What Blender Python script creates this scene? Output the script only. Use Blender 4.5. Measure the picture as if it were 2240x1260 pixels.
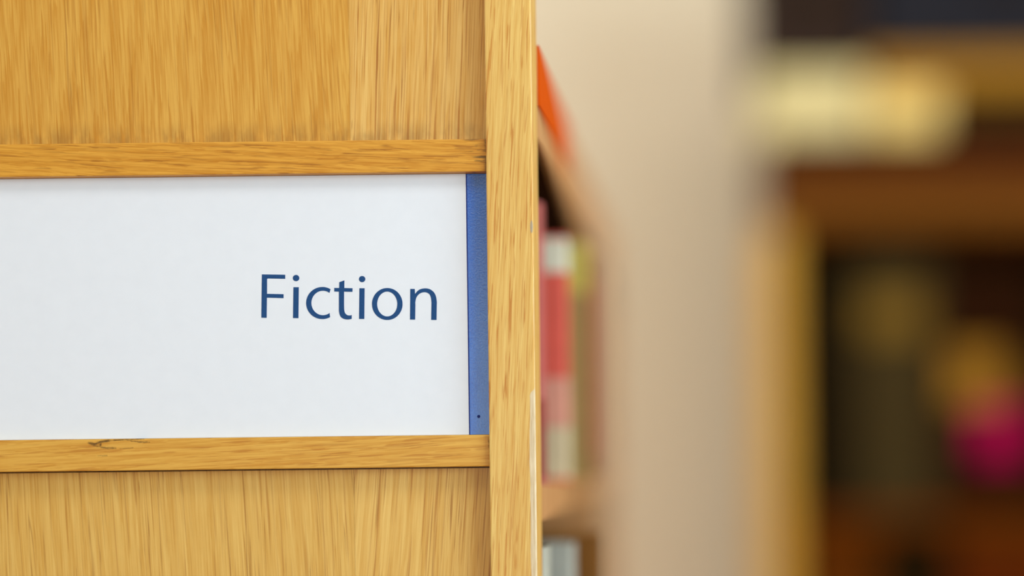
import bpy, bmesh, math, random
from mathutils import Vector, Matrix

random.seed(7)
C = bpy.context.scene.collection
SC = bpy.context.scene
for o in list(bpy.data.objects):
    bpy.data.objects.remove(o)

# ------------------------------------------------------------------ camera
F = 3111.0            # focal length in pixels of a 2240 px wide frame
PX, PY = 1500.0, 985.0  # principal point (the photograph is an off-centre crop)
EYE = 1.10            # camera height above the floor
ROLL = math.radians(0.66)
D = 0.94              # distance to the front of the oak stile
cam_data = bpy.data.cameras.new('camera')
cam = bpy.data.objects.new('camera', cam_data)
C.objects.link(cam)
cam_data.sensor_width = 36.0
cam_data.lens = 36.0 * F / 2240.0
cam_data.shift_x = -(PX - 1120.0) / 2240.0
cam_data.shift_y = (PY - 630.0) / 2240.0
cam_data.clip_start = 0.01
cam.matrix_world = Matrix.Translation((0, 0, EYE)) @ Matrix.Rotation(math.radians(90), 4, 'X') @ Matrix.Rotation(-ROLL, 4, 'Z')
cam_data.dof.use_dof = True
cam_data.dof.focus_distance = 0.947
cam_data.dof.aperture_fstop = (36.0 * F / 2240.0) / 84.0
SC.camera = cam

# ------------------------------------------------------------------ world, lights, exposure
world = bpy.data.worlds.new('world')
SC.world = world
world.use_nodes = True
world.node_tree.nodes['Background'].inputs[0].default_value = (0.9, 0.95, 1.0, 1)
world.node_tree.nodes['Background'].inputs[1].default_value = 0.3
SC.view_settings.view_transform = 'Standard'
SC.view_settings.look = 'None'
SC.view_settings.exposure = 0.0
SC.view_settings.gamma = 1.0
SC.view_settings.use_curve_mapping = False
try:
    SC.cycles.use_denoising = True
    SC.cycles.max_bounces = 8
    SC.cycles.diffuse_bounces = 4
except Exception:
    pass

def area(name, loc, target, sx, sy, power, col):
    l = bpy.data.lights.new(name, 'AREA')
    l.shape = 'RECTANGLE'; l.size = sx; l.size_y = sy; l.energy = power; l.color = col
    o = bpy.data.objects.new(name, l); C.objects.link(o)
    o.location = loc
    d = Vector(target) - Vector(loc)
    o.rotation_euler = d.to_track_quat('-Z', 'Y').to_euler()
    return o

area('window_daylight', (-0.4, -2.6, 1.17), (-0.4, 1.0, 1.17), 1.6, 0.85, 15, (0.78, 0.94, 1.0))
area('side_window_daylight', (2.5, -0.6, 1.60), (0.0, 1.0, 1.15), 2.2, 1.3, 92, (0.80, 0.94, 1.0))
area('added_left_fill', (-2.9, 1.5, 1.70), (0.3, 2.9, 1.55), 1.8, 1.2, 53, (0.92, 0.98, 1.0))  # added fill to brighten the back wall; no window known there
area('ceiling_lamp_middle', (0.1, 0.0, 2.70), (0.1, 0.0, 0), 1.2, 0.6, 12, (1.0, 0.97, 0.92))
area('added_wall_fill', (0.5, 1.45, 2.70), (0.5, 1.75, 0), 1.6, 0.5, 12, (1.0, 0.97, 0.90))  # added fill, brightens cabinet and wall from above

# ------------------------------------------------------------------ helpers
def W(px, py, depth):
    """photograph pixel at a given distance -> point in the room"""
    dx, dy = px - PX, PY - py
    c, s = math.cos(ROLL), math.sin(ROLL)
    return Vector(((dx * c + dy * s) / F * depth, depth, EYE + (-dx * s + dy * c) / F * depth))

def lin(r, g, b, k=1.0):
    f = lambda v: (v / 12.92 if v <= 0.04045 else ((v + 0.055) / 1.055) ** 2.4)
    return (f(r / 255) * k, f(g / 255) * k, f(b / 255) * k, 1.0)

def tag(o, label=None, cat=None, group=None, kind=None):
    if label: o['label'] = label
    if cat: o['category'] = cat
    if group: o['group'] = group
    if kind: o['kind'] = kind
    return o

def empty(name, loc, label, cat, group=None, rz=0.0):
    o = bpy.data.objects.new(name, None); C.objects.link(o)
    o.empty_display_size = 0.05
    o.location = loc; o.rotation_euler = (0, 0, rz)
    return tag(o, label, cat, group)

def link(name, bm, mat, parent=None, smooth=False, world_coords=False):
    me = bpy.data.meshes.new(name)
    bmesh.ops.recalc_face_normals(bm, faces=bm.faces[:])
    if world_coords and parent is not None:
        p = parent
        off = Vector(p.location)
        while p.parent: p = p.parent; off += Vector(p.location)
        bmesh.ops.translate(bm, vec=-off, verts=bm.verts[:])
    bm.to_mesh(me); bm.free()
    o = bpy.data.objects.new(name, me); C.objects.link(o)
    if mat: me.materials.append(mat)
    if parent: o.parent = parent
    if smooth:
        for p in me.polygons: p.use_smooth = True
    return o

def add_box(bm, x0, x1, y0, y1, z0, z1, bevel=0.0, seg=2):
    vs = [bm.verts.new((x, y, z)) for x in (x0, x1) for y in (y0, y1) for z in (z0, z1)]
    fs = []
    for f in ((0, 1, 3, 2), (4, 6, 7, 5), (0, 4, 5, 1), (2, 3, 7, 6), (0, 2, 6, 4), (1, 5, 7, 3)):
        fs.append(bm.faces.new([vs[i] for i in f]))
    if bevel:
        es = list({e for f in fs for e in f.edges})
        bmesh.ops.bevel(bm, geom=es, offset=bevel, segments=seg, affect='EDGES', profile=0.6)
    return bm

def box(name, x0, x1, y0, y1, z0, z1, mat, parent=None, bevel=0.0, wc=True):
    return link(name, add_box(bmesh.new(), x0, x1, y0, y1, z0, z1, bevel), mat, parent, world_coords=wc)

# ------------------------------------------------------------------ node helpers
class Nodes:
    def __init__(self, name):
        self.m = bpy.data.materials.new(name); self.m.use_nodes = True
        self.t = self.m.node_tree; self.n = self.t.nodes; self.l = self.t.links
        self.b = self.n['Principled BSDF']
        self.tc = self.n.new('ShaderNodeTexCoord')
        s = self.n.new('ShaderNodeSeparateXYZ'); self.l.new(self.tc.outputs['Object'], s.inputs[0])
        self.x, self.y, self.z = s.outputs
    def put(self, sock, v):
        if hasattr(v, 'is_linked') or hasattr(v, 'links'): self.l.new(v, sock)
        else: sock.default_value = v
    def math(self, op, a, b=None, c=None, clamp=False):
        n = self.n.new('ShaderNodeMath'); n.operation = op; n.use_clamp = clamp
        self.put(n.inputs[0], a)
        if b is not None: self.put(n.inputs[1], b)
        if c is not None: self.put(n.inputs[2], c)
        return n.outputs[0]
    def mul(self, a, b): return self.math('MULTIPLY', a, b)
    def add(self, a, b): return self.math('ADD', a, b)
    def noise(self, u, v, su, sv, seed=0.0, detail=2.0, rough=0.5):
        c = self.n.new('ShaderNodeCombineXYZ')
        self.put(c.inputs[0], self.mul(u, su)); self.put(c.inputs[1], self.mul(v, sv)); c.inputs[2].default_value = seed
        n = self.n.new('ShaderNodeTexNoise'); n.noise_dimensions = '3D'
        n.inputs['Scale'].default_value = 1.0; n.inputs['Detail'].default_value = detail; n.inputs['Roughness'].default_value = rough
        self.l.new(c.outputs[0], n.inputs['Vector'])
        return n.outputs[0]
    def step(self, v, a, b, lo=0.0, hi=1.0):
        n = self.n.new('ShaderNodeMapRange'); n.interpolation_type = 'SMOOTHSTEP'; n.clamp = True
        self.put(n.inputs[0], v); n.inputs[1].default_value = a; n.inputs[2].default_value = b
        n.inputs[3].default_value = lo; n.inputs[4].default_value = hi
        return n.outputs[0]
    def ramp(self, v, stops):
        n = self.n.new('ShaderNodeValToRGB'); self.put(n.inputs[0], v)
        e = n.color_ramp.elements
        while len(e) < len(stops): e.new(0.5)
        for k, (p, c) in enumerate(stops):
            e[k].position = p; e[k].color = c if len(c) == 4 else (*c, 1)
        return n.outputs[0]
    def mix(self, f, a, b, mode='MIX'):
        n = self.n.new('ShaderNodeMix'); n.data_type = 'RGBA'; n.blend_type = mode
        self.put(n.inputs[0], f); self.put(n.inputs[6], a); self.put(n.inputs[7], b)
        return n.outputs[2]
    def bump(self, h, strength=0.2, dist=0.0005):
        n = self.n.new('ShaderNodeBump'); n.inputs['Strength'].default_value = strength; n.inputs['Distance'].default_value = dist
        self.l.new(h, n.inputs['Height']); self.l.new(n.outputs[0], self.b.inputs['Normal'])
    def done(self, col, rough=0.5, spec=0.3):
        self.put(self.b.inputs['Base Color'], col); self.put(self.b.inputs['Roughness'], rough)
        self.b.inputs['Specular IOR Level'].default_value = spec
        return self.m

def plain(name, col, rough=0.6, spec=0.3, grain=0.10, scale=60.0):
    """painted / printed surface: one colour with a faint uneven tone"""
    N = Nodes(name)
    t = N.n.new('ShaderNodeTexNoise'); t.inputs['Scale'].default_value = scale; t.inputs['Detail'].default_value = 3
    N.l.new(N.tc.outputs['Object'], t.inputs['Vector'])
    dark = tuple(c * (1 - grain) for c in col[:3]) + (1,)
    lite = tuple(min(1, c * (1 + grain)) for c in col[:3]) + (1,)
    return N.done(N.ramp(t.outputs[0], [(0.3, dark), (0.7, lite)]), rough, spec)

WT = (0.94, 0.93, 0.68)
def wood(name, axis, c_dark, c_light, c_pore, lean=0.0, ring=90.0, amp=2.0, jag=1.0, pore=(900, 14), line=(170, 2.5),
         pore_amt=0.7, line_amt=0.5, seed=0.0, contrast=0.8, extra=None, rough=0.42, spec=0.35, ring_lean=0.0, tint=1.2, fan=0.0, x_mid=0.0,
         pore_lo=0.60, jag_s=(750, 15)):
    c_dark, c_light, c_pore = [tuple(c[i] * WT[i] for i in range(3)) + (1,) for c in (c_dark, c_light, c_pore)]
    N = Nodes(name)
    if axis == 'z': u, v = N.x, N.z
    else: u, v = N.z, N.x
    u0 = N.add(u, N.mul(N.y, 0.8))
    u = N.add(u0, N.mul(v, lean)) if lean else u0
    w = N.math('SUBTRACT', N.noise(u, v, 18, 5, seed + 3, 2), 0.5)
    u = N.add(u, N.mul(w, 0.006))
    fib = N.noise(u, v, 1300, 22, seed + 11, 3, 0.6)
    jg = N.noise(u, v, jag_s[0], jag_s[1], seed + 13, 2, 0.6)
    big = N.noise(u, v, 9, 1.6, seed + 5, 2)
    r = N.add(N.mul(N.add(u, N.mul(v, ring_lean)), ring), N.mul(N.math('SUBTRACT', big, 0.5), amp))
    r = N.add(r, N.mul(N.math('SUBTRACT', jg, 0.5), jag))
    t = N.math('FRACT', r)
    prof = N.ramp(t, [(0.0, (0.1,) * 3), (0.35, (0.40,) * 3), (0.62, (0.95,) * 3), (0.93, (0.9,) * 3), (1.0, (0.1,) * 3)])
    tone = N.noise(u, v, 42, 3, seed + 8, 3)
    k = N.add(N.mul(N.math('SUBTRACT', prof, 0.5), contrast), N.mul(N.math('SUBTRACT', fib, 0.5), 1.7))
    k = N.add(k, N.mul(N.math('SUBTRACT', tone, 0.5), tint))
    k = N.math('ADD', k, 0.5, clamp=True)
    col = N.mix(k, c_dark, c_light)
    p = N.noise(u, v, pore[0], pore[1], seed + 21, 1.0, 0.5)
    pm = N.mul(N.step(p, pore_lo, pore_lo + 0.07), N.math('SUBTRACT', 1.15, N.mul(prof, 0.6)))
    col = N.mix(N.math('MULTIPLY', pm, pore_amt, clamp=True), col, c_pore)
    q = N.noise(u, v, line[0], line[1], seed + 31, 1, 0.5)
    lm = N.step(N.math('ABSOLUTE', N.math('SUBTRACT', q, 0.5)), 0.003, 0.026, 1.0, 0.0)
    gate = N.step(N.noise(u, v, 110, 11, seed + 41, 1), 0.47, 0.60)
    lm = N.mul(lm, gate)
    col = N.mix(N.math('MULTIPLY', lm, line_amt, clamp=True), col, tuple(c * 0.8 for c in c_pore[:3]) + (1,))
    if extra: col = extra(N, col, u, v)
    N.bump(N.math('SUBTRACT', fib, N.mul(pm, 0.6)), 0.08, 0.0003)
    return N.done(col, rough, spec)

# ------------------------------------------------------------------ room shell
def wall_paint():
    N = Nodes('beige wall paint')
    n = N.noise(N.x, N.z, 40, 40, 1, 3)
    return N.done(N.mix(n, lin(230, 216, 190), lin(236, 222, 197)), 0.85, 0.1)
M_wall = wall_paint()
M_floor = wood('warm wooden floor', 'x', lin(150, 100, 58), lin(182, 128, 80), lin(110, 70, 40), ring=25, pore=(200, 6), seed=9)
M_ceil = plain('ceiling white', lin(225, 222, 214), 0.9, 0.1, 0.02)
X0, X1, Y0, Y1, H = -3.0, 2.6, -2.7, 3.1, 2.75
def struct(name, *a, m=None):
    o = box(name, *a, m); o['kind'] = 'structure'; return o
struct('floor', X0 - .1, X1 + .1, Y0 - .1, Y1 + .1, -0.1, 0, m=M_floor)
struct('ceiling', X0 - .1, X1 + .1, Y0 - .1, Y1 + .1, H, H + .1, m=M_ceil)
struct('wall_back', X0 - .1, X1 + .1, Y1, Y1 + .1, 0, H, m=M_wall)
bm = bmesh.new()   # left wall with an opening added for the fill light
add_box(bm, X0 - .1, X0, Y0 - .1, 0.5, 0, H); add_box(bm, X0 - .1, X0, 2.4, Y1, 0, H)
add_box(bm, X0 - .1, X0, 0.5, 2.4, 0, 1.1); add_box(bm, X0 - .1, X0, 0.5, 2.4, 2.3, H)
link('wall_left', bm, M_wall)['kind'] = 'structure'
bm = bmesh.new()   # right wall with its own window opening
add_box(bm, X1, X1 + .1, Y0 - .1, -1.7, 0, H); add_box(bm, X1, X1 + .1, 0.5, Y1, 0, H)
add_box(bm, X1, X1 + .1, -1.7, 0.5, 0, 0.95); add_box(bm, X1, X1 + .1, -1.7, 0.5, 2.25, H)
link('wall_right', bm, M_wall)['kind'] = 'structure'
bm = bmesh.new()   # wall behind the camera with a window opening
add_box(bm, X0, -1.2, Y0 - .1, Y0, 0, H); add_box(bm, 0.4, X1, Y0 - .1, Y0, 0, H)
add_box(bm, -1.2, 0.4, Y0 - .1, Y0, 0, 0.75); add_box(bm, -1.2, 0.4, Y0 - .1, Y0, 1.60, H)
link('wall_front', bm, M_wall)['kind'] = 'structure'

# ------------------------------------------------------------------ the oak bookcase
E = 1.0
A = -W(1168, 630, D).x            # the face of the bookcase lies this far left of the camera
XF = -A                            # x of the open face
XL = -0.66                         # far left of the end panel
Z_TOP = EYE + 0.36
Y_END = 1.86
root = empty('bookcase', (XF - 0.25, D, 0), 'golden oak bookcase whose end panel carries the white sign, books on its open side', 'bookcase')
RX, RY = root.location.x, root.location.y
def part(name, x0, x1, y0, y1, z0, z1, mat, bevel=0.0008, parent=None):
    return box(name, x0, x1, y0, y1, z0, z1, mat, parent or root, bevel)

xs0 = W(1066, 630, D).x            # left side of the stile
xs1 = XF
Y_RAIL, Y_CARD, Y_PAN = D + 0.0040, D + 0.0105, D + 0.0145

def stile_wear(N, col, u, v):
    # pale chipped arris down the right-hand edge of the stile
    d = N.math('SUBTRACT', xs1 - RX, N.x)
    zl = EYE + (PY - 850) / F * D
    n1 = N.noise(N.x, N.z, 600, 60, 2.2, 3)
    n2 = N.noise(N.x, N.z, 200, 9, 5.2, 2)
    low = N.step(N.z, zl - 0.004, zl + 0.002, 0.0040, 0.0002)
    wd = N.add(low, N.mul(N.math('SUBTRACT', n2, 0.46), 0.0050))
    wd = N.add(wd, N.mul(N.math('SUBTRACT', n1, 0.5), 0.0026))
    m = N.step(N.math('SUBTRACT', wd, d), -0.0002, 0.0003)
    front = N.math('LESS_THAN', N.y, 0.0012)
    m = N.mul(m, front)
    pale = N.mix(N.noise(N.x, N.z, 900, 70, 7, 3), lin(176, 150, 104), lin(250, 240, 212))
    fade = N.step(N.z, zl - 0.002, zl + 0.004, 0.9, 0.30)
    col = N.mix(N.mul(m, fade), col, pale)
    # grey bruise
    zb = EYE + (PY - 492) / F * D
    dz = N.math('DIVIDE', N.math('SUBTRACT', N.z, zb), 0.0045)
    dx = N.math('DIVIDE', N.math('SUBTRACT', d, 0.0012), 0.0011)
    e = N.add(N.mul(dz, dz), N.mul(dx, dx))
    e = N.mul(N.step(N.add(e, N.mul(N.math('SUBTRACT', n1, 0.5), 1.5)), 0.5, 1.1, 1.0, 0.0), front)
    return N.mix(N.mul(e, 0.75), col, lin(150, 148, 138))

def rail_stain_top(N, col, u, v):
    # grey handling marks at the right end of the upper rail
    xe = xs0 - RX
    d = N.math('SUBTRACT', xe, N.x)
    fade = N.step(d, 0.0, 0.026, 1.0, 0.0)
    n = N.noise(N.x, N.z, 70, 420, 3.3, 3, 0.6)
    m = N.mul(fade, N.step(n, 0.50, 0.66))
    end = N.mul(N.step(d, 0.0, 0.0025, 1.0, 0.0), N.step(N.noise(N.x, N.z, 200, 200, 1.3, 2), 0.38, 0.6))
    m = N.math('MAXIMUM', m, end)
    return N.mix(N.math('MULTIPLY', m, 0.85, clamp=True), col, lin(74, 60, 36))

def seg_mask(N, pts, width, nz):
    """soft mask of a drawn line through photograph-measured points on the rail"""
    out = None
    for (a, b) in zip(pts[:-1], pts[1:]):
        ax, az = a; bx, bz = b
        L2 = (bx - ax) ** 2 + (bz - az) ** 2
        ux = N.math('SUBTRACT', N.x, ax); uz = N.math('SUBTRACT', N.z, az)
        t = N.math('DIVIDE', N.add(N.mul(ux, bx - ax), N.mul(uz, bz - az)), L2, clamp=True)
        ex = N.math('SUBTRACT', ux, N.mul(t, bx - ax)); ez = N.math('SUBTRACT', uz, N.mul(t, bz - az))
        d = N.math('SQRT', N.add(N.mul(ex, ex), N.mul(ez, ez)))
        d = N.add(d, nz)
        m = N.step(d, width * 0.05, width * 1.15, 1.0, 0.0)
        out = m if out is None else N.math('MAXIMUM', out, m)
    return out

def rail_knot(N, col, u, v):
    P = lambda zx, zy: (lambda w: (w.x - RX, w.z))(W(160 + zx / 9.69, 930 + zy / 9.69, Y_RAIL))
    nz = N.mul(N.math('SUBTRACT', N.noise(N.x, N.z, 500, 900, 4.4, 3), 0.5), 0.0012)
    m1 = seg_mask(N, [P(340, 385), P(470, 400), P(600, 350), P(760, 325)], 0.0013, nz)
    m2 = seg_mask(N, [P(760, 325), P(1000, 312), P(1230, 310), P(1500, 283)], 0.0007, nz)
    m3 = seg_mask(N, [P(380, 405), P(560, 460), P(700, 490), P(900, 488)], 0.0009, nz)
    m4 = seg_mask(N, [P(590, 380), P(570, 460)], 0.0010, nz)
    m5 = seg_mask(N, [P(1210, 315), P(1240, 340), P(1400, 358), P(1620, 362)], 0.0006, nz)
    m6 = seg_mask(N, [P(1000, 500), P(1270, 482)], 0.0005, nz)
    m7 = seg_mask(N, [P(530, 650), P(720, 648)], 0.0005, nz)
    m = m1
    m = N.math('MAXIMUM', N.math('MAXIMUM', m, m4), N.mul(m2, 0.9))
    for k in (m3, m5): m = N.math('MAXIMUM', m, N.mul(k, 0.75))
    for k in (m6, m7): m = N.math('MAXIMUM', m, N.mul(k, 0.5))
    m = N.mul(m, N.step(N.noise(N.x, N.z, 260, 700, 8.1, 3, 0.6), 0.30, 0.58, 0.45, 1.05))
    col = N.mix(N.math('MULTIPLY', m, 0.85, clamp=True), col, lin(72, 46, 20))
    d = N.math('SUBTRACT', xs0 - RX, N.x)
    end = N.mul(N.step(d, 0.0, 0.002, 1.0, 0.0), N.step(N.noise(N.x, N.z, 300, 240, 2.3, 2), 0.45, 0.62))
    return N.mix(N.mul(end, 0.8), col, lin(70, 50, 24))

def darker_above_rail(N, col, u, v):  # panel tone gets darker in patches close above the rail
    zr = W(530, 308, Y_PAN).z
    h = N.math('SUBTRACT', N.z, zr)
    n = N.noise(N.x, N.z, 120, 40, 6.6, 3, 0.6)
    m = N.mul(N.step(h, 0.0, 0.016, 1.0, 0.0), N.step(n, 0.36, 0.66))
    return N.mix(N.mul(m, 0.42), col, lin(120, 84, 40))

M_stile = wood('oak stile wood', 'z', lin(212, 158, 84), lin(240, 208, 144), lin(192, 120, 48), lean=-0.06, ring=170, amp=2.5, jag=1.6,
               pore=(1000, 30), line=(480, 8), pore_amt=0.75, line_amt=0.35, seed=1.5, contrast=0.35, extra=stile_wear, tint=0.7, pore_lo=0.57)
M_side = wood('oak edge wood', 'z', lin(210, 164, 92), lin(218, 176, 104), lin(200, 150, 76), ring=60, jag=0.6, pore=(300, 8), pore_amt=0.2, line_amt=0.1, seed=4.5, contrast=0.3)
M_leaf = {}
M_leaf['ul'] = wood('oak veneer upper left', 'z', lin(200, 138, 50), lin(226, 178, 98), lin(168, 106, 40), lean=0.05, ring=52, amp=4.0, jag=2.6, ring_lean=-0.22,
               line=(420, 5), pore_amt=0.35, line_amt=0.45, seed=2.5, contrast=0.65, extra=darker_above_rail, tint=0.6)
M_leaf['ur'] = wood('oak veneer upper right', 'z', lin(210, 154, 76), lin(240, 202, 140), lin(168, 98, 36), lean=-0.045, ring=110, amp=3.0, jag=1.5,
               pore=(1150, 13), line=(420, 5), pore_amt=0.6, line_amt=0.7, seed=12.5, contrast=0.42, extra=darker_above_rail, tint=0.65, pore_lo=0.575)
M_leaf['ll'] = wood('oak veneer lower left', 'z', lin(210, 160, 82), lin(234, 196, 128), lin(172, 112, 48), lean=0.055, ring=90, amp=3.5, jag=1.8,
               line=(430, 5), pore_amt=0.45, line_amt=0.6, seed=22.5, contrast=0.42, tint=0.6)
M_leaf['lr'] = wood('oak veneer lower right', 'z', lin(214, 164, 88), lin(240, 204, 138), lin(172, 106, 42), lean=-0.085, ring=110, amp=2.5, jag=1.4,
               pore=(1150, 12), line=(400, 4.5), pore_amt=0.6, line_amt=0.75, seed=32.5, contrast=0.42, tint=0.6, pore_lo=0.575)
M_rail_t = wood('oak upper rail wood', 'x', lin(196, 130, 38), lin(230, 172, 78), lin(156, 96, 30), lean=0.05, ring=170, amp=5, jag=2.4, jag_s=(700, 40),
               pore=(620, 38), line=(420, 12), pore_amt=0.6, line_amt=0.35, seed=42.5, contrast=0.6, extra=rail_stain_top, tint=0.9)
M_rail_b = wood('oak lower rail wood', 'x', lin(206, 146, 60), lin(230, 182, 98), lin(180, 112, 42), lean=-0.05, ring=170, amp=4, jag=2.0, jag_s=(700, 40),
               pore=(620, 34), line=(420, 9), pore_amt=0.5, line_amt=0.3, seed=52.5, contrast=0.55, extra=rail_knot, tint=0.9)
M_core = wood('oak carcass wood', 'z', lin(150, 96, 44), lin(184, 130, 70), lin(110, 66, 30), ring=60, seed=62.5)
M_ins = plain('carcass inside with painted shade', lin(48, 24, 8), 0.85, 0.03)  # shade under the boards is put into this dark base colour
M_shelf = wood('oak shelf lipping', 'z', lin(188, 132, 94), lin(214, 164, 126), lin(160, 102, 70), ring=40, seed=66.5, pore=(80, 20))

def Zr(py, y=Y_RAIL): return W(530, py, y).z
tr_hi, tr_lo = Zr(309.5), Zr(381)
br_hi, br_lo = Zr(957), Zr(1026.5)

# end panel: carcass core behind, four veneered leaves in front of it
core = part('end_panel', XL, xs0, Y_PAN + 0.006, Y_PAN + 0.020, 0.02, Z_TOP, M_core, 0.0005)
xm = W(770, 630, Y_PAN).x
GAP = 0.0011
def leaf(x0, x1, z0, z1, mat):
    return part('veneer_leaf', x0, x1, Y_PAN, Y_PAN + 0.0058, z0, z1, mat, 0.0, core)
leaf(XL, xm - 0.00004, Zr(340, Y_PAN), Z_TOP, M_leaf['ul'])
leaf(xm + 0.00004, xs0, Zr(340, Y_PAN), Z_TOP, M_leaf['ur'])
leaf(XL, xm - 0.00006, 0.03, br_lo - GAP, M_leaf['ll'])
leaf(xm + 0.00006, xs0, 0.03, br_lo - GAP, M_leaf['lr'])
# stiles and rails
bm = add_box(bmesh.new(), xs0, xs1, D, D + 0.0345, 0.0, Z_TOP + 0.01, 0.0013, 3)
link('stile', bm, M_stile, root, world_coords=True)
part('stile', XL - 0.032, XL, D, D + 0.0345, 0.0, Z_TOP + 0.01, M_side, 0.0013)
part('rail', XL, xs0, Y_RAIL, Y_PAN, tr_lo, tr_hi, M_rail_t, 0.0008)
part('rail', XL, xs0, Y_RAIL, Y_PAN + 0.006, br_lo, br_hi, M_rail_b, 0.0008)
# carcass
XB = XF - 0.26
zs = lambda slope: EYE + slope * A
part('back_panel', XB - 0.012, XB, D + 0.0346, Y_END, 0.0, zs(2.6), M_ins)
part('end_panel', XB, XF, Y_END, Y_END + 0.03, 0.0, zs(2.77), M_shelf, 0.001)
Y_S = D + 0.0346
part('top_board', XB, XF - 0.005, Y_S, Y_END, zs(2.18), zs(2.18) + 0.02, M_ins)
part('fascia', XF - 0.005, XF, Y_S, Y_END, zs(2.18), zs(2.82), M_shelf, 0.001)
sh = []
z_top = zs(-0.24)
for k in range(5):
    zt = z_top - 0.235 * k
    sh.append(zt)
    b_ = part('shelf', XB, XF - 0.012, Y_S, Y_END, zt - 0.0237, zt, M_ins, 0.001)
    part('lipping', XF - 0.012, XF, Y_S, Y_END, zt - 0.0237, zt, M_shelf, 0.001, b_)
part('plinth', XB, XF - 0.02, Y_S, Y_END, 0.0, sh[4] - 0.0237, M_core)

# orange label strip on the fascia
M_or = plain('orange card', lin(202, 80, 0), 0.8, 0.06, 0.05)
strip = box('label_strip', XF, XF + 0.0016, 0.9765, 1.22, zs(2.40), zs(2.82), M_or, None, 0.0003)
tag(strip, 'long orange label strip along the top fascia of the oak bookcase', 'label')

# ------------------------------------------------------------------ the sign
M_card = Nodes('white paper')
M_card = M_card.done(M_card.mix(M_card.noise(M_card.x, M_card.z, 90, 90, 0, 4), lin(225, 234, 247), lin(230, 239, 252)), 0.75, 0.2)
def blue_board():
    N = Nodes('blue grained board')
    n = N.noise(N.x, N.z, 900, 700, 2, 4, 0.65)
    n2 = N.noise(N.x, N.z, 110, 45, 6, 3)
    col = N.mix(n2, lin(14, 92, 200), lin(30, 114, 224))
    col = N.mix(N.mul(N.step(n, 0.38, 0.62, 1.0, 0.0), 0.35), col, lin(18, 66, 168))
    N.bump(n, 0.35, 0.0004)
    return N.done(col, 0.2, 0.9)
M_blue = blue_board()
M_navy = plain('navy dark marks', lin(20, 40, 120), 0.6, 0.2, 0.05)
M_ink = plain('blue print ink', lin(30, 74, 128), 0.6, 0.2, 0.08, 900)

xr_t = W(1018.5, 378, Y_CARD).x; xr_b = W(1026, 950, Y_CARD).x
sign = empty('section_sign', (xm, Y_CARD, br_hi), 'white paper sign reading Fiction with blue edge, held between two oak rails', 'sign')
def quadprism(name, pts, y0, y1, mat, parent):
    bm = bmesh.new()
    f = [bm.verts.new((x, y0, z)) for x, z in pts]; b = [bm.verts.new((x, y1, z)) for x, z in pts]
    n = len(pts)
    bm.faces.new(f); bm.faces.new(b[::-1]); bm.normal_update()
    for i in range(n): bm.faces.new((f[i], f[(i + 1) % n], b[(i + 1) % n], b[i]))
    bmesh.ops.triangulate(bm, faces=bm.faces[:])
    return link(name, bm, mat, parent, world_coords=True)
board = box('backing_board', XL + 0.01, xs0 - 0.0003, Y_CARD + 0.0005, Y_CARD + 0.0025, br_hi + 0.0002, tr_lo - 0.0002, M_blue, sign)
tag(board, 'blue grained backing board')
lean_x = xr_b - xr_t
e0 = 0.0007
quadprism('edge_shadow_strip', [(xr_b - 0.0005, br_hi + 0.0002), (xr_b + e0, br_hi + 0.0002), (xr_t + e0, tr_lo - 0.0002), (xr_t - 0.0005, tr_lo - 0.0002)], Y_CARD + 0.0002, Y_CARD + 0.0005, M_navy, sign)  # dark strip painting the gap shadow and edge line beside the paper
paper = quadprism('paper_insert', [(XL + 0.012, br_hi + 0.0002), (xr_b, br_hi + 0.0002), (xr_t, tr_lo - 0.0002), (XL + 0.012, tr_lo - 0.0002)], Y_CARD, Y_CARD + 0.0004, M_card, sign)
# navy disc drawn for a small dent in the blue board
bm = bmesh.new(); c = W(1047, 911, Y_CARD)
bmesh.ops.create_cone(bm, cap_ends=True, segments=14, radius1=0.0011, radius2=0.0009, depth=0.0004,
                      matrix=Matrix.Translation((c.x, Y_CARD + 0.0004, c.z)) @ Matrix.Rotation(math.radians(90), 4, 'X') @ Matrix.Scale(1.0, 4))
link('dent_mark', bm, M_navy, sign, world_coords=True)

def LP(zx, zy):                    # lettering measured on a 4x enlargement of the photograph
    w = W(520 + zx / 4.0, 560 + zy / 4.0, Y_CARD); return (w.x, w.z)
def smooth_path(pts, n=6):         # Catmull-Rom through measured points
    out = []
    for i in range(len(pts) - 1):
        p0 = Vector(pts[max(i - 1, 0)]); p1 = Vector(pts[i]); p2 = Vector(pts[i + 1]); p3 = Vector(pts[min(i + 2, len(pts) - 1)])
        for k in range(n):
            t = k / n
            out.append(tuple(0.5 * ((2 * p1) + (p2 - p0) * t + (2 * p0 - 5 * p1 + 4 * p2 - p3) * t * t + (3 * p1 - p0 - 3 * p2 + p3) * t ** 3)))
    out.append(tuple(pts[-1])); return out
def letter_bm(polys):
    bm = bmesh.new()
    for pts in polys:
        P = [LP(*p) for p in pts]
        f = [bm.verts.new((x, Y_CARD - 0.00012, z)) for x, z in P]; b = [bm.verts.new((x, Y_CARD + 0.0001, z)) for x, z in P]
        n = len(P)
        ff = bm.faces.new(f); bm.faces.new(b[::-1]); bm.normal_update()
        for i in range(n): bm.faces.new((f[i], b[i], b[(i + 1) % n], f[(i + 1) % n]))
    bm.normal_update()
    bmesh.ops.triangulate(bm, faces=[f for f in bm.faces if len(f.verts) > 4])
    return bm
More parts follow.
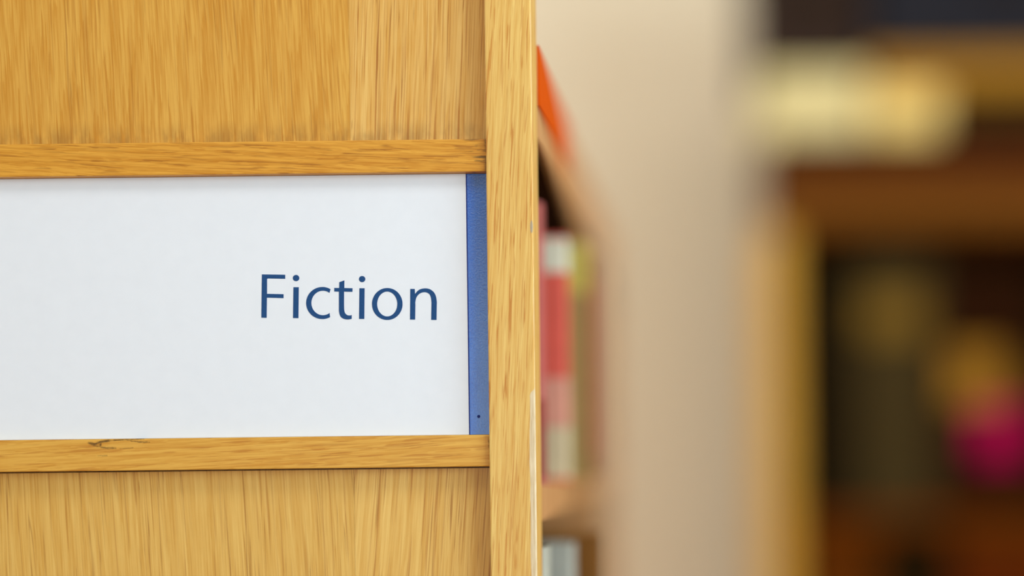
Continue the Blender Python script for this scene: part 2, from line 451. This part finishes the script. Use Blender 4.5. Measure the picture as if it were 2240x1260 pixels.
def ring_bm(outer, inner, closed):
    bm = bmesh.new()
    R = [[bm.verts.new((LP(*p)[0], y, LP(*p)[1])) for p in L] for y in (Y_CARD - 0.00012, Y_CARD + 0.0001) for L in (outer, inner)]
    n = len(outer)
    for i in range(n if closed else n - 1):
        j = (i + 1) % n
        bm.faces.new((R[0][i], R[0][j], R[1][j], R[1][i])); bm.faces.new((R[2][i], R[3][i], R[3][j], R[2][j]))
        bm.faces.new((R[0][i], R[2][i], R[2][j], R[0][j])); bm.faces.new((R[1][i], R[1][j], R[3][j], R[3][i]))
    if not closed:
        for i in (0, n - 1): bm.faces.new((R[0][i], R[1][i], R[3][i], R[2][i]))
    return bm
def dot(cx, cy, r): return [(cx + r * math.cos(2 * math.pi * k / 32), cy + r * 0.97 * math.sin(2 * math.pi * k / 32)) for k in range(32)]
letters = []
letters.append(letter_bm([[(212, 161), (416, 164), (416, 200), (266, 197), (259, 199), (257, 206), (257, 331), (402, 334), (402, 369), (256, 365), (254, 541), (207, 540)]]))
letters.append(letter_bm([dot(511, 193, 28.5), [(488, 273), (535, 273), (532, 544), (484, 543)]]))
def ell(cx, cy, rx, ry, a0, a1, n): return [(cx + rx * math.cos(a0 + (a1 - a0) * k / n), cy + ry * math.sin(a0 + (a1 - a0) * k / n)) for k in range(n + 1)]
co = ell(741, 411.5, 142, 140.5, -math.acos(72 / 142), -2 * math.pi + math.acos(68 / 142), 48)
ci = ell(746, 411, 101, 107, -math.acos(57 / 101), -2 * math.pi + math.acos(58 / 101), 48)
letters.append(ring_bm(co, ci, False))
t_in = smooth_path([(931, 312), (931, 440), (934, 482), (944, 505), (962, 518), (984, 520), (998, 516)])
t_out = smooth_path([(998, 550), (975, 555), (950, 555), (926, 549), (906, 536), (892, 512), (886, 476), (886, 440), (886, 312)])
letters.append(letter_bm([[(889, 229), (934, 213), (933, 280), (1005, 282), (1004, 314)] + t_in + t_out + [(845, 311), (845, 279), (888, 280)]]))
letters.append(letter_bm([dot(1089, 202, 28), [(1065, 282), (1111, 282), (1108, 551), (1062, 551)]]))
letters.append(ring_bm(ell(1309, 420, 134, 140, 0, 2 * math.pi, 64)[:-1], ell(1308.5, 420, 88, 108.5, 0, 2 * math.pi, 64)[:-1], True))
n_out = smooth_path([(1553, 332), (1572, 308), (1600, 290), (1637, 283), (1675, 288), (1710, 310), (1732, 345), (1742, 395), (1742, 440), (1740, 560)])
n_in = smooth_path([(1693, 559), (1695, 440), (1695, 400), (1689, 358), (1676, 333), (1655, 320), (1630, 317), (1602, 324), (1578, 342), (1562, 368), (1555, 402), (1555, 440), (1553, 557)])
letters.append(letter_bm([[(1510, 288), (1549, 288)] + n_out + n_in + [(1508, 556)]]))
for bm in letters:
    link('letter', bm, M_ink, paper, world_coords=False)
for o in paper.children:           # letters were drawn in room coordinates
    for v in o.data.vertices: v.co -= Vector(sign.location)

# ------------------------------------------------------------------ books on the bookcase
M_page = plain('page edges', lin(222, 208, 178), 0.8, 0.1, 0.06, 400)
def make_book(y0, th, z0, h, p, width, mat, label, group, bands=(), pages=M_page):
    """spine faces the aisle (+x) and stands p proud of the shelf edge"""
    xs = XF + p
    r = empty('book', (xs - width / 2, y0 + th / 2, z0), label, 'book', group)
    t = 0.0016
    bm = bmesh.new()
    add_box(bm, xs - width, xs - 0.003, y0, y0 + t, z0, z0 + h)
    add_box(bm, xs - width, xs - 0.003, y0 + th - t, y0 + th, z0, z0 + h)
    # rounded spine
    n = 8; outer = []; inner = []
    for k in range(n + 1):
        a = -math.pi / 2 + math.pi * k / n
        outer.append((xs - 0.003 + 0.003 * math.cos(a), y0 + th / 2 + th / 2 * math.sin(a)))
        inner.append((xs - 0.0045 + 0.003 * math.cos(a), y0 + th / 2 + (th / 2 - t) * math.sin(a)))
    vo = [[bm.verts.new((x, y, z)) for x, y in outer] for z in (z0, z0 + h)]
    vi = [[bm.verts.new((x, y, z)) for x, y in inner] for z in (z0, z0 + h)]
    for k in range(n):
        bm.faces.new((vo[0][k], vo[0][k + 1], vo[1][k + 1], vo[1][k])); bm.faces.new((vi[0][k], vi[1][k], vi[1][k + 1], vi[0][k + 1]))
        bm.faces.new((vo[1][k], vo[1][k + 1], vi[1][k + 1], vi[1][k])); bm.faces.new((vo[0][k], vi[0][k], vi[0][k + 1], vo[0][k + 1]))
    cov = link('cover', bm, mat, r, world_coords=True)
    bm = add_box(bmesh.new(), xs - width + 0.004, xs - 0.0050, y0 + t, y0 + th - t, z0 + 0.003, z0 + h - 0.003)
    link('page_block', bm, pages, r, world_coords=True)
    for (f0, f1, bmat) in bands:   # printed bands that wrap cover and spine
        bm = bmesh.new()
        ol = [(xs - width + 0.002, y0 - 0.0002)] + [(xs - 0.003 + 0.0033 * math.cos(a), y0 + th / 2 + (th / 2 + 0.0002) * math.sin(a)) for a in [-math.pi / 2 + math.pi * k / n for k in range(n + 1)]] + [(xs - width + 0.002, y0 + th + 0.0002)]
        lo = [bm.verts.new((x, y, z0 + h * f0)) for x, y in ol]; hi = [bm.verts.new((x, y, z0 + h * f1)) for x, y in ol]
        for k in range(len(ol) - 1): bm.faces.new((lo[k], lo[k + 1], hi[k + 1], hi[k]))
        link('cover_band', bm, bmat, r, world_coords=True)
    return r

def P_(name, r, g, b, k=0.84): return plain(name, lin(r, g, b, k), 0.55, 0.35, 0.06)
rose, red, wht, pnk, crm, olv, ylw, brn, mar, blk = (P_('rose cover', 196, 104, 100), P_('red cover', 226, 96, 82), P_('white print', 226, 226, 206),
    P_('pale pink print', 226, 160, 140), P_('cream print', 214, 200, 164), P_('olive cover', 160, 136, 78), P_('yellow green print', 196, 182, 84),
    P_('brown cover', 128, 62, 34), P_('maroon cover', 146, 44, 40), P_('black cover', 40, 26, 20))
offw = P_('off-white cover', 186, 190, 178)
tan, amb, gry, pal = P_('tan cover', 186, 142, 98), P_('amber cover', 120, 74, 0), P_('grey print', 150, 140, 140), P_('pale blue cover', 172, 176, 168)
G1, G2 = 'books on the upper shelf of the oak bookcase', 'books on the second shelf of the oak bookcase'
s0 = z_top + 0.0004
def bh(px, py, z): return W(px, py, z).z - s0
def pr(px, z): return A + W(px, 780, z).x
make_book(0.9770, 0.0600, s0, 0.150, -0.030, 0.12, blk, 'short black book set back behind the oak stile', G1)
make_book(1.0500, 0.0260, s0, bh(1185, 440, 1.05), pr(1187, 1.05), 0.12, rose, 'rose book with maroon lower half just right of the oak stile', G1, [(0.02, 0.30, mar)])
make_book(1.0800, 0.0340, s0, 0.170, -0.012, 0.12, brn, 'low brown book sunk between the rose and the coral red books', G1)
make_book(1.1300, 0.0240, s0, bh(1222, 514, 1.13), pr(1243, 1.13), 0.12, red, 'coral red book with white band at its top and cream base', G1,
          [(0.85, 0.985, wht), (0.22, 0.42, pnk), (0.015, 0.22, crm)])
make_book(1.1600, 0.0300, s0, 0.180, -0.004, 0.12, amb, 'amber book sunk between the coral red and the olive books', G1)
make_book(1.2050, 0.0300, s0, bh(1270, 525, 1.205), pr(1284, 1.205), 0.12, olv, 'olive green book with a yellow-green top', G1, [(0.78, 0.98, ylw)])
make_book(1.2500, 0.0260, s0, bh(1300, 570, 1.25), pr(1304, 1.25), 0.12, brn, 'thin reddish brown book right of the olive book', G1, [(0.1, 0.9, mar)])
make_book(1.3000, 0.0400, s0, bh(1315, 545, 1.30), pr(1328, 1.30), 0.13, tan, 'plain tan book at the right-hand end of the visible row', G1)
y = 1.36
for nm, cl, th, hh in (('tall tan', tan, 0.034, 0.20), ('short cream', crm, 0.036, 0.175), ('thick tan', tan, 0.05, 0.185)):
    make_book(y, th, s0, hh, 0.010, 0.12, cl, nm + ' book deep in the row, hidden behind the front books', G1); y += th + 0.004
s1 = sh[1] + 0.0004
def bl(px, py, z): return W(px, py, z).z - s1
make_book(0.9850, 0.0400, s1, bl(1185, 1195, 1.0), pr(1192, 0.985), 0.12, offw, 'off-white book on the shelf below, next to the oak stile', G2)
make_book(1.0700, 0.0340, s1, bl(1220, 1190, 1.07), pr(1250, 1.07), 0.12, pal, 'pale blue-white book below the shelf board', G2)
make_book(1.1300, 0.0340, s1, bl(1285, 1168, 1.13), pr(1313, 1.13), 0.12, amb, 'amber brown book at the end of the lower row', G2)
make_book(1.1700, 0.0300, s1, bl(1285, 1180, 1.17), 0.0100, 0.12, gry, 'grey book behind the amber brown book', G2)

# ------------------------------------------------------------------ cabinet by the wall, far out of focus
YC = 2.4
def wx(px): return (px - PX) / F * YC
def wz(py): return EYE + (PY - py) / F * YC
M_gold = wood('golden oak cabinet side', 'z', lin(188, 138, 54), lin(216, 168, 80), lin(160, 110, 44), ring=40, seed=71, rough=0.7, spec=0.1)
M_rbr = wood('red brown wood', 'x', lin(60, 24, 6), lin(76, 34, 12), lin(46, 16, 4), ring=40, seed=72, rough=0.85, spec=0.05)
M_mbr = wood('mid brown wood', 'x', lin(100, 56, 18), lin(120, 74, 28), lin(76, 42, 12), ring=40, seed=73, rough=0.85, spec=0.05)
M_dk = plain('dark stained wood', lin(30, 18, 1), 0.85, 0.05, 0.1)
xc0, xc1 = wx(1682), wx(2560)
ct = wz(305)
cab = empty('cabinet', ((xc0 + xc1) / 2, YC + 0.2, 0), 'golden oak cabinet with red-brown top and dark open shelves by the wall', 'cabinet')
def cp(name, x0, x1, y0, y1, z0, z1, m, b=0.002): return box(name, x0, x1, y0, y1, z0, z1, m, cab, b)
ps = wx(1736)
cp('side_panel', xc0, ps, YC, YC + 0.34, 0, wz(490), M_gold)
cp('side_panel', xc1 - 0.03, xc1, YC, YC + 0.34, 0, wz(490), M_gold)
cp('top_board', wx(1690), xc1 + 0.02, YC - 0.015, YC + 0.35, wz(405), ct, M_rbr)
cp('fascia', wx(1694), xc1 + 0.015, YC - 0.008, YC + 0.34, wz(500), wz(405), M_mbr)
cp('back_panel', ps, xc1 - 0.03, YC + 0.32, YC + 0.335, 0, wz(500), M_dk)
shelf_z = wz(1128)
bind_z = shelf_z + 0.0004
cp('shelf', ps, xc1 - 0.03, YC + 0.01, YC + 0.32, wz(1165), shelf_z, plain('shelf red brown', lin(92, 42, 0), 0.85, 0.05))
cp('shelf', ps, xc1 - 0.03, YC + 0.01, YC + 0.32, wz(1490), wz(1468), M_dk)
cp('plinth', ps, xc1 - 0.03, YC + 0.02, YC + 0.32, 0, 0.07, M_dk)

def box_thing(name, x0, x1, y0, y1, z0, z1, m, label, cat, group=None, lid=0.0, lid_m=None, handle=None):
    r = empty(name, ((x0 + x1) / 2, (y0 + y1) / 2, z0), label, cat, group)
    if lid:
        box('body', x0 + 0.003, x1 - 0.003, y0 + 0.003, y1 - 0.003, z0, z1 - lid, m, r, 0.004)
        box('lid', x0, x1, y0, y1, z1 - lid, z1, lid_m or m, r, 0.004)
    else:
        box('body', x0, x1, y0, y1, z0, z1, m, r, 0.006)
    if handle:
        xm_ = (x0 + x1) / 2; zm = (z0 + z1) / 2
        box('handle', xm_ - 0.04, xm_ + 0.04, y0 - 0.008, y0 + 0.001, zm - 0.01, zm + 0.01, handle, r, 0.003)
    return r
M_pale = plain('pale yellow card', lin(212, 196, 142), 0.85, 0.05, 0.04)
M_ochre = plain('ochre card', lin(158, 112, 36), 0.85, 0.05, 0.06)
M_olive = plain('dark olive card', lin(44, 32, 8), 0.85, 0.05, 0.06)
M_case = plain('brown black case', lin(46, 34, 28), 0.85, 0.05, 0.08)
M_case2 = plain('charcoal case', lin(34, 34, 40), 0.85, 0.05, 0.08)
M_lab = plain('gold label', lin(112, 84, 28), 0.85, 0.05, 0.06)
GT = 'boxes stacked on the cabinet'
box_thing('carton', wx(1672), wx(1905), YC, YC + 0.30, ct, wz(158), M_pale, 'pale yellow carton on the left end of the cabinet top', 'box', GT, 0.03)
box_thing('carton', wx(1912), wx(2070), YC, YC + 0.30, ct, wz(200), plain('straw card', lin(226, 196, 116), 0.6, 0.3, 0.04), 'straw yellow low carton beside the pale yellow carton', 'box', GT, 0.03)
box_thing('carton', wx(2078), wx(2480), YC, YC + 0.30, ct, wz(222), M_olive, 'dark olive flat box on the right of the cabinet top', 'box', GT, 0.03)
box_thing('carton', wx(1912), wx(2490), YC + 0.005, YC + 0.305, wz(200) + 0.0005, wz(125), M_ochre, 'long ochre box lying across the straw yellow and olive boxes', 'box', GT, 0.03)
box_thing('storage_case', wx(1652), wx(1905), YC - 0.005, YC + 0.30, wz(158) + 0.0005, wz(-190), M_case, 'brown-black storage case on top of the pale yellow carton', 'case', 'dark storage cases on the stack', 0.06, None, M_dk)
box_thing('storage_case', wx(1915), wx(2495), YC - 0.005, YC + 0.30, wz(125) + 0.0005, wz(-190), M_case2, 'wide charcoal storage case on top of the long ochre box', 'case', 'dark storage cases on the stack', 0.06, None, M_dk)

def binder(x0, x1, h, m, label, labels=()):
    r = empty('binder', ((x0 + x1) / 2, YC + 0.15, bind_z), label, 'binder', 'dark binders on the cabinet shelf')
    bm = bmesh.new()
    y0, y1, t = YC + 0.03, YC + 0.28, 0.003
    add_box(bm, x0, x0 + t, y0, y1, bind_z, bind_z + h); add_box(bm, x1 - t, x1, y0, y1, bind_z, bind_z + h)
    add_box(bm, x0 + t, x1 - t, y0, y0 + t, bind_z, bind_z + h)
    link('cover', bm, m, r, world_coords=True)
    box('page_block', x0 + t, x1 - t, y0 + t + 0.01, y1 - 0.01, bind_z + 0.004, bind_z + h - 0.012, M_page, r)
    for (a, b, z0, z1, lm) in labels:
        box('spine_label', a, b, y0 - 0.0012, y0, z0, z1, lm, r)
    return r
dkA, dkB, dkC = plain('black brown binder', lin(18, 9, 0), 0.85, 0.05, 0.1), plain('dark olive binder', lin(58, 46, 22), 0.85, 0.05, 0.1), plain('dark maroon binder', lin(34, 12, 0), 0.85, 0.05, 0.1)
M_mag = plain('magenta label', lin(158, 0, 66), 0.85, 0.05, 0.05)
M_amb = plain('amber label', lin(146, 102, 30), 0.85, 0.05, 0.05)
hB = wz(560) - shelf_z
binder(wx(1752), wx(1868), hB * 0.93, dkA, 'plain black-brown binder beside the golden cabinet side')
binder(wx(1872), wx(2056), hB, dkB, 'dark olive binder with one dull gold spine label', [(wx(1895), wx(2030), wz(738), wz(648), M_lab)])
binder(wx(2060), wx(2290), hB * 0.96, dkC, 'dark maroon binder with amber and magenta spine labels', [(wx(2085), wx(2205), wz(890), wz(770), M_amb), (wx(2140), wx(2255), wz(1010), wz(898), M_mag)])
binder(wx(2294), wx(2420), hB * 0.9, dkA, 'plain black-brown binder at the right end of the row')
lz = wz(1468) + 0.0004
M_rust = plain('rust brown card', lin(86, 40, 0), 0.85, 0.05, 0.06)
box_thing('storage_box', wx(1752), wx(1925), YC + 0.02, YC + 0.29, lz, wz(1174), M_rust, 'rust brown box on the lower cabinet shelf, left end', 'box', 'boxes on the lower cabinet shelf', 0.04)
box_thing('storage_box', wx(1935), wx(2075), YC + 0.03, YC + 0.29, lz, wz(1180), M_dk, 'black-brown box in the middle of the lower cabinet shelf', 'box', 'boxes on the lower cabinet shelf', 0.04)
box_thing('storage_box', wx(2085), wx(2420), YC + 0.02, YC + 0.29, lz, wz(1170), plain('red brown card', lin(80, 28, 0), 0.85, 0.05, 0.06), 'wide red-brown box on the lower cabinet shelf', 'box', 'boxes on the lower cabinet shelf', 0.04, M_rust)
